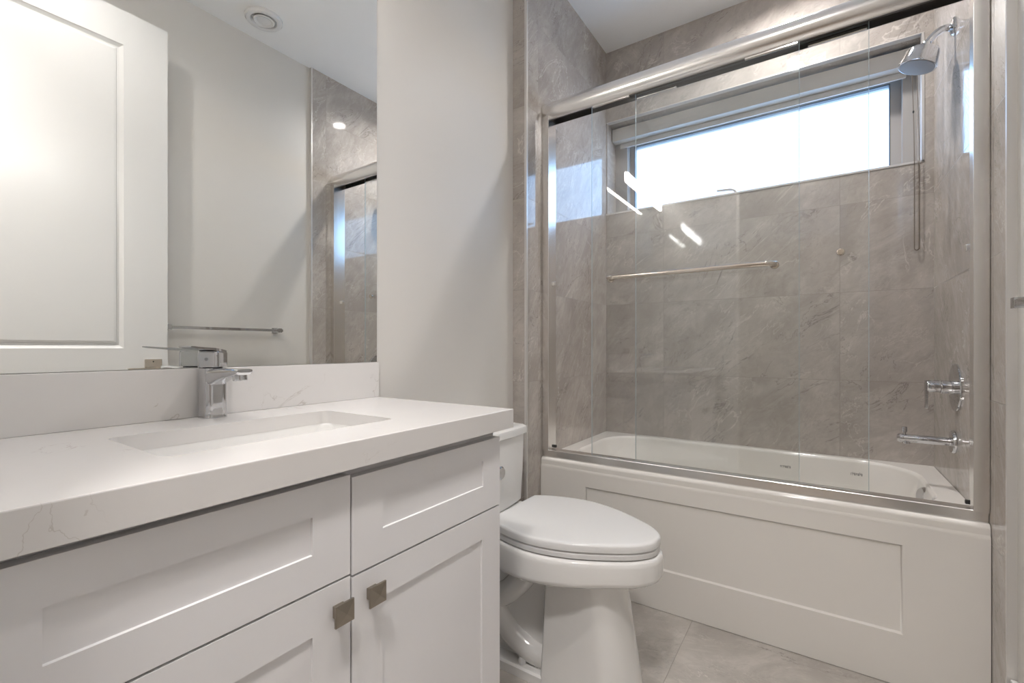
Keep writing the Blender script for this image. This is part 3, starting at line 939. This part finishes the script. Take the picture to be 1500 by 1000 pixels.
# ================================================================== ROLLER BLIND
rb = thing('roller_blind', 'rolled up grey blind with bead chain at the top of the window', 'blind', ((WX0+WX1)/2, 2.775, 2.30))
bx0, bx1 = WX0+0.004, WX1-0.012
bm = B(); prism_x(bm, [(2.775, 2.380), (2.775, 2.457), (2.780, 2.457), (2.780, 2.385), (2.830, 2.385), (2.830, 2.380)], bx0, bx1)
link('fascia', bm, M['blind'], rb, sharp=0.3)
bm = B(); lathe(bm, (bx0+0.01, 2.806, 2.420), (1, 0, 0), [(0.022, 0), (0.022, bx1-bx0-0.02)], 28)
link('fabric_roll', bm, M['blind'], rb)
bm = B(); box(bm, bx0+0.035, bx1-0.030, 2.8325, 2.8345, 2.368, 2.420)
link('shade_fabric', bm, M['blind'], rb)
bm = B(); box(bm, bx0+0.032, bx1-0.027, 2.827, 2.840, 2.349, 2.375, 0.003)
link('bottom_bar', bm, M['blind'], rb)
# chain: hangs over the sill edge as a narrow loop of beads
bm = B()
CXc = 0.3615
loop = []
top, bot, r = 2.40, 1.508, 0.0082
zz = top
seq = []
while zz > bot + r:
    seq.append((-r, zz)); zz -= 0.0062
for i in range(5):
    a = pi + pi*(i+0.5)/5
    seq.append((r*cos(a), bot + r + r*sin(a)))
zz = bot + r
while zz < top:
    seq.append((r, zz)); zz += 0.0062
def chain_at(dx, z):
    t = max(0.0, min(1.0, (z-1.9)/0.5))
    y = 2.690 + 0.062*t*t
    narrow = 1.0
    return Vector((CXc + dx*narrow - 0.004*t, y, z))
pts = [chain_at(*s) for s in seq]
for q in pts:
    bmesh.ops.create_icosphere(bm, subdivisions=1, radius=0.0027, matrix=Matrix.Translation(q))
tube(bm, pts, 0.0007, 5)
link('bead_chain', bm, M['chain'], rb, sharp=3)
bm = B(); lathe(bm, chain_at(-r, 2.13) + Vector((0, 0, 0.005)), (0, 0, -1), [(0.0026, 0), (0.0036, 0.003), (0.0036, 0.007), (0.0026, 0.010)], 12)
link('chain_stop', bm, M['dark'], rb)

# ================================================================== CEILING
cv = thing('ceiling_vent', 'round white exhaust vent on the ceiling, seen in the mirror', 'vent', (0.228, 1.351, ZC))
bm = B(); lathe(bm, (0.228, 1.351, ZC), (0, 0, -1), [(0.094, 0), (0.094, 0.010), (0.088, 0.018), (0.076, 0.021), (0.066, 0.018), (0.060, 0.006), (0.058, 0.001)], 56)
link('vent_ring', bm, M['plastic'], cv)
bm = B(); lathe(bm, (0.228, 1.351, ZC), (0, 0, -1), [(0.02, 0.0005), (0.022, 0.008), (0.050, 0.012), (0.053, 0.018), (0.048, 0.022), (0.040, 0.020), (0.036, 0.016), (0.001, 0.0155)], 48)
link('vent_disc', bm, M['plastic'], cv)

def downlight(x, y, label, mat):
    t = thing('downlight', label, 'light', (x, y, ZC), 'recessed ceiling downlights')
    bm = B(); lathe(bm, (x, y, ZC), (0, 0, -1), [(0.0470, -0.004), (0.0500, -0.001), (0.060, 0.0003), (0.060, 0.003), (0.054, 0.0045), (0.047, 0.002)], 40, cap=False)
    link('trim_ring', bm, M['plastic'], t)
    bm = B(); lathe(bm, (x, y, ZC+0.004), (0, 0, 1), [(0.0475, -0.006), (0.0475, 0.060), (0.0455, 0.060), (0.0455, -0.006)], 40, cap=False)
    link('reflector', bm, M['can'], t)
    bm = B(); lathe(bm, (x, y, ZC+0.022), (0, 0, 1), [(0.0452, 0), (0.0452, 0.004)], 40)
    link('light_lens', bm, mat, t)
    return t
downlight(*DOWNLIGHTS[0], 'recessed downlight in the ceiling over the vanity side of the room', M['lens'])
downlight(*DOWNLIGHTS[1], 'recessed downlight in the ceiling above the bathtub', M['lens_shower'])
# added fill lamp in the unseen hallway, brightens the room through the doorway
hl = thing('hall_fill_light', 'added round fill lamp on the unseen hallway ceiling', 'light', (-0.13, -0.30, ZC))
bm = B(); lathe(bm, (-0.13, -0.30, ZC), (0, 0, -1), [(0.15, 0), (0.15, 0.02), (0.148, 0.024)], 40)
link('fill_lamp_base', bm, M['plastic'], hl)
bm = B(); lathe(bm, (-0.13, -0.30, ZC-0.022), (0, 0, -1), [(0.14, 0), (0.135, 0.03), (0.11, 0.05), (0.06, 0.06), (0.001, 0.062)], 40)
link('fill_lamp_shade', bm, M['hall_fill'], hl)
